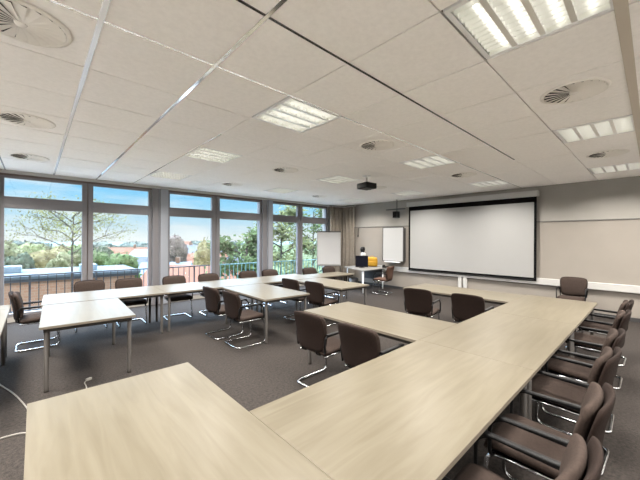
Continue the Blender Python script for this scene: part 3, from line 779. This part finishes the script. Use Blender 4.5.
FT = [(6, 52, 1.0, 3.4, 'leaf_olive', 'olive green tree at the left edge of the first window'), (14, 41, -.4, 2.2, 'leaf_dark', 'dark green tree second from the left in the first window'),
      (24, 62, .7, 3.8, 'leaf_lime', 'lime green tree in the left pane of the first window'), (34, 72, .9, 4.2, 'leaf_olive', 'broad olive tree left of the thin tree'),
      (42, 50, .3, 3.2, 'leaf_yellow', 'yellowish tree just left of the thin tree trunk'), (54, 56, .5, 3.0, 'leaf_yellow', 'golden tree behind the thin tree'),
      (64, 45, -.1, 2.5, 'leaf_olive', 'olive tree behind the thin tree trunk'), (77, 66, .9, 2.4, 'leaf_lime', 'lime tree right of the thin tree trunk'),
      (88, 52, .3, 2.8, 'leaf_green', 'green tree right of the first mullion'), (105, 74, .5, 2.5, 'leaf_dark', 'dark tree in the right pane of the first window'),
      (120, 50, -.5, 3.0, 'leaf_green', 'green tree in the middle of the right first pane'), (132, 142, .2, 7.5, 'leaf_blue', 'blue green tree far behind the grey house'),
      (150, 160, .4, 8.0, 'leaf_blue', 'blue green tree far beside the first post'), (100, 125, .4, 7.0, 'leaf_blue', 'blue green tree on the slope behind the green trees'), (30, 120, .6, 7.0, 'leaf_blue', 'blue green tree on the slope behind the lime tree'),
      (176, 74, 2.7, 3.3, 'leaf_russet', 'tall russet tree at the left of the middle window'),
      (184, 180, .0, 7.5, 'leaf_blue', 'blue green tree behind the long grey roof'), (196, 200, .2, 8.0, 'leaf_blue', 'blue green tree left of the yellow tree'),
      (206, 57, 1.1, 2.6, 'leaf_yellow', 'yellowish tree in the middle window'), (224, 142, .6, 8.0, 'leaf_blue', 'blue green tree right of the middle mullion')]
for k, (u, d, tp, rx, lf, l) in enumerate(FT): far_tree(u, d, tp, rx, lf, k + 3, l)

def branchy(name, label, u, d, top, spread, leafm, nleaf, lsize, seed, fork=.45, trunk_r=.14, cat='tree', thin=True):
    rnd = random.Random(seed); x, y = spot(u, d); root = empty(name, (x, y, GZ)); tag(root, label, cat)
    H = top - GZ; zf = H * fork
    mb = MB(); ends = []
    mb.tube([(0, 0, 0), (.05, .03, zf * .5), (0, 0, zf), (.06, 0, H * .9)], trunk_r, 8, r2=trunk_r * .25)
    def grow(p, dv, ln, r_, lev):
        q = p + dv * ln; m_ = p + dv * ln * .5 + Vector((rnd.uniform(-.1, .1), rnd.uniform(-.1, .1), rnd.uniform(-.05, .12))) * ln
        mb.tube([p, m_, q], r_, 6, r2=r_ * .45, caps=False); ends.append(m_); ends.append(q)
        if lev > 0:
            for _ in range(3):
                dd = (dv + Vector((rnd.uniform(-.8, .8), rnd.uniform(-.8, .8), rnd.uniform(-.35, .5)))).normalized()
                grow(p + dv * ln * rnd.uniform(.45, 1), dd, ln * rnd.uniform(.5, .7), r_ * .5, lev - 1)
    nb_ = 11
    for k in range(nb_):
        z = zf + (H * .9 - zf) * k / nb_; a = k * 2.4 + rnd.uniform(-.3, .3)
        ln = spread * (1 - .55 * k / nb_) * rnd.uniform(.75, 1.05) * .62
        grow(Vector((0, 0, z)), Vector((math.cos(a), math.sin(a), rnd.uniform(.25, .7))).normalized(), ln, trunk_r * .38, 2)
    mb.build('trunk', M['bark'], root)
    lf = MB()
    for k in range(nleaf):
        c = rnd.choice(ends) + Vector((rnd.gauss(0, 1), rnd.gauss(0, 1), rnd.gauss(0, .8))) * (spread * .085)
        a = Vector((rnd.gauss(0, 1), rnd.gauss(0, 1), rnd.gauss(0, 1))).normalized(); b_ = a.orthogonal().normalized()
        s_ = lsize * rnd.uniform(.6, 1.3)
        vs = [lf.bm.verts.new(c + a * s_), lf.bm.verts.new(c + b_ * s_ * .5), lf.bm.verts.new(c - a * s_), lf.bm.verts.new(c - b_ * s_ * .5)]
        lf.bm.faces.new(vs)
    me_obj = lf.build('foliage', M[leafm], root)
branchy('autumn_tree', 'thin autumn tree with sparse leaves outside the first window', 72, 14.5, 4.1, 3.0, 'leaf_pale', 2600, .055, 11, fork=.76, trunk_r=.075)
branchy('leafy_tree', 'dense green tree outside between middle mullion and second post', 246, 19, 2.9, 3.3, 'leaf_green', 4200, .17, 21, fork=.40, trunk_r=.2)
branchy('leafy_tree', 'tall lime green tree outside the left pane of the third window', 281, 28, 5.6, 4.2, 'leaf_lime', 3600, .21, 31, fork=.42, trunk_r=.2)
branchy('leafy_tree', 'sparse dark green tree outside beside the flipchart', 313, 38, 6.6, 5.0, 'leaf_green', 1900, .24, 41, fork=.40, trunk_r=.2)
branchy('shrub', 'low dark green shrub outside behind the teal railing', 296, 16, .6, 2.2, 'leaf_green', 3000, .16, 51, fork=.5, trunk_r=.15, cat='shrub')
branchy('shrub', 'low bushy green shrub outside left of the second post', 231, 13, .1, 1.9, 'leaf_lime', 3600, .18, 61, fork=.5, trunk_r=.15, cat='shrub')

# ================================================================= WORLD, SUN, CAMERA
w = bpy.data.worlds.new('sky'); scene.world = w; w.use_nodes = True
nt = w.node_tree; nt.nodes.clear()
tc = nt.nodes.new('ShaderNodeTexCoord'); sep = nt.nodes.new('ShaderNodeSeparateXYZ'); nt.links.new(tc.outputs['Generated'], sep.inputs[0])
rp = nt.nodes.new('ShaderNodeValToRGB'); cr = rp.color_ramp
cr.elements[0].position = 0.0; cr.elements[0].color = (.86, .91, .93, 1)
cr.elements[1].position = 1.0; cr.elements[1].color = (.55, .68, .90, 1)
for p, c in ((.035, (.66, .83, .95, 1)), (.075, (.46, .78, 1.0, 1)), (.13, (.25, .66, 1.0, 1)), (.3, (.55, .70, .92, 1))):
    e = cr.elements.new(p); e.color = c
nt.links.new(sep.outputs[2], rp.inputs['Fac'])
mp = nt.nodes.new('ShaderNodeMapping'); mp.inputs['Scale'].default_value = (2.2, 2.2, 16.0); nt.links.new(tc.outputs['Generated'], mp.inputs['Vector'])
ns = nt.nodes.new('ShaderNodeTexNoise'); ns.inputs['Scale'].default_value = 2.0; ns.inputs['Detail'].default_value = 6; nt.links.new(mp.outputs[0], ns.inputs['Vector'])
cl = nt.nodes.new('ShaderNodeValToRGB'); cl.color_ramp.elements[0].position = .50; cl.color_ramp.elements[1].position = .72; nt.links.new(ns.outputs['Fac'], cl.inputs['Fac'])
mul = nt.nodes.new('ShaderNodeMath'); mul.operation = 'MULTIPLY'; mul.inputs[1].default_value = .75; nt.links.new(cl.outputs['Color'], mul.inputs[0])
mx = nt.nodes.new('ShaderNodeMixRGB'); mx.inputs['Color2'].default_value = (.93, .95, .97, 1)
nt.links.new(mul.outputs[0], mx.inputs['Fac']); nt.links.new(rp.outputs['Color'], mx.inputs['Color1'])
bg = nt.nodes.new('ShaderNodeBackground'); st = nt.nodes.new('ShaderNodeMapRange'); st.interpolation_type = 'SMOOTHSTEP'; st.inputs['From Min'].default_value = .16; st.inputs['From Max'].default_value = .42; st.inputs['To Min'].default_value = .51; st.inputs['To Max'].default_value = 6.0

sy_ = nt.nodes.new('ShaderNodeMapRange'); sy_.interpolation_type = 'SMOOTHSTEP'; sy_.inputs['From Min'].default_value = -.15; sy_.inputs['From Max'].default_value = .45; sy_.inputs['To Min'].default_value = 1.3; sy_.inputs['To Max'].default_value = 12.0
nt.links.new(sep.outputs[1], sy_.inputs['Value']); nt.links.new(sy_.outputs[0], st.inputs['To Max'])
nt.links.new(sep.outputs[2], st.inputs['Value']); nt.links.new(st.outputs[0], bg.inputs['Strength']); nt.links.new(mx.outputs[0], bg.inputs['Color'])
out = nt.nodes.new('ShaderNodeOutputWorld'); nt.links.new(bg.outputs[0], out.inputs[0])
sun = bpy.data.lights.new('sun', 'SUN'); sun.energy = 1.0; sun.angle = R(2); sun.color = (1, .95, .86)
so = bpy.data.objects.new('sun', sun); COL.objects.link(so)
so.rotation_euler = Vector((.35, .75, -.62)).to_track_quat('-Z', 'Y').to_euler()

cam = bpy.data.cameras.new('camera'); cam.sensor_width = 36; cam.sensor_fit = 'HORIZONTAL'; cam.lens = FPX / 640 * 36
cam.shift_y = -(240 - 239.28) / 640; cam.clip_start = .05; cam.clip_end = 2000
co = bpy.data.objects.new('camera', cam); COL.objects.link(co)
F = Vector((math.cos(YAW), math.sin(YAW), 0)); Rt = Vector((math.sin(YAW), -math.cos(YAW), 0)); U = Vector((0, 0, 1))
cr_, sr_ = math.cos(ROLL), math.sin(ROLL)
ax = Rt * cr_ - U * sr_; ay = Rt * sr_ + U * cr_; az = -F
co.matrix_world = Matrix(((ax.x, ay.x, az.x, 0), (ax.y, ay.y, az.y, 0), (ax.z, ay.z, az.z, CAM_Z), (0, 0, 0, 1)))
scene.camera = co
scene.view_settings.view_transform = 'Standard'; scene.view_settings.look = 'None'
scene.view_settings.exposure = 1.10; scene.view_settings.gamma = 1.0; scene.view_settings.use_curve_mapping = False
scene.cycles.use_denoising = True
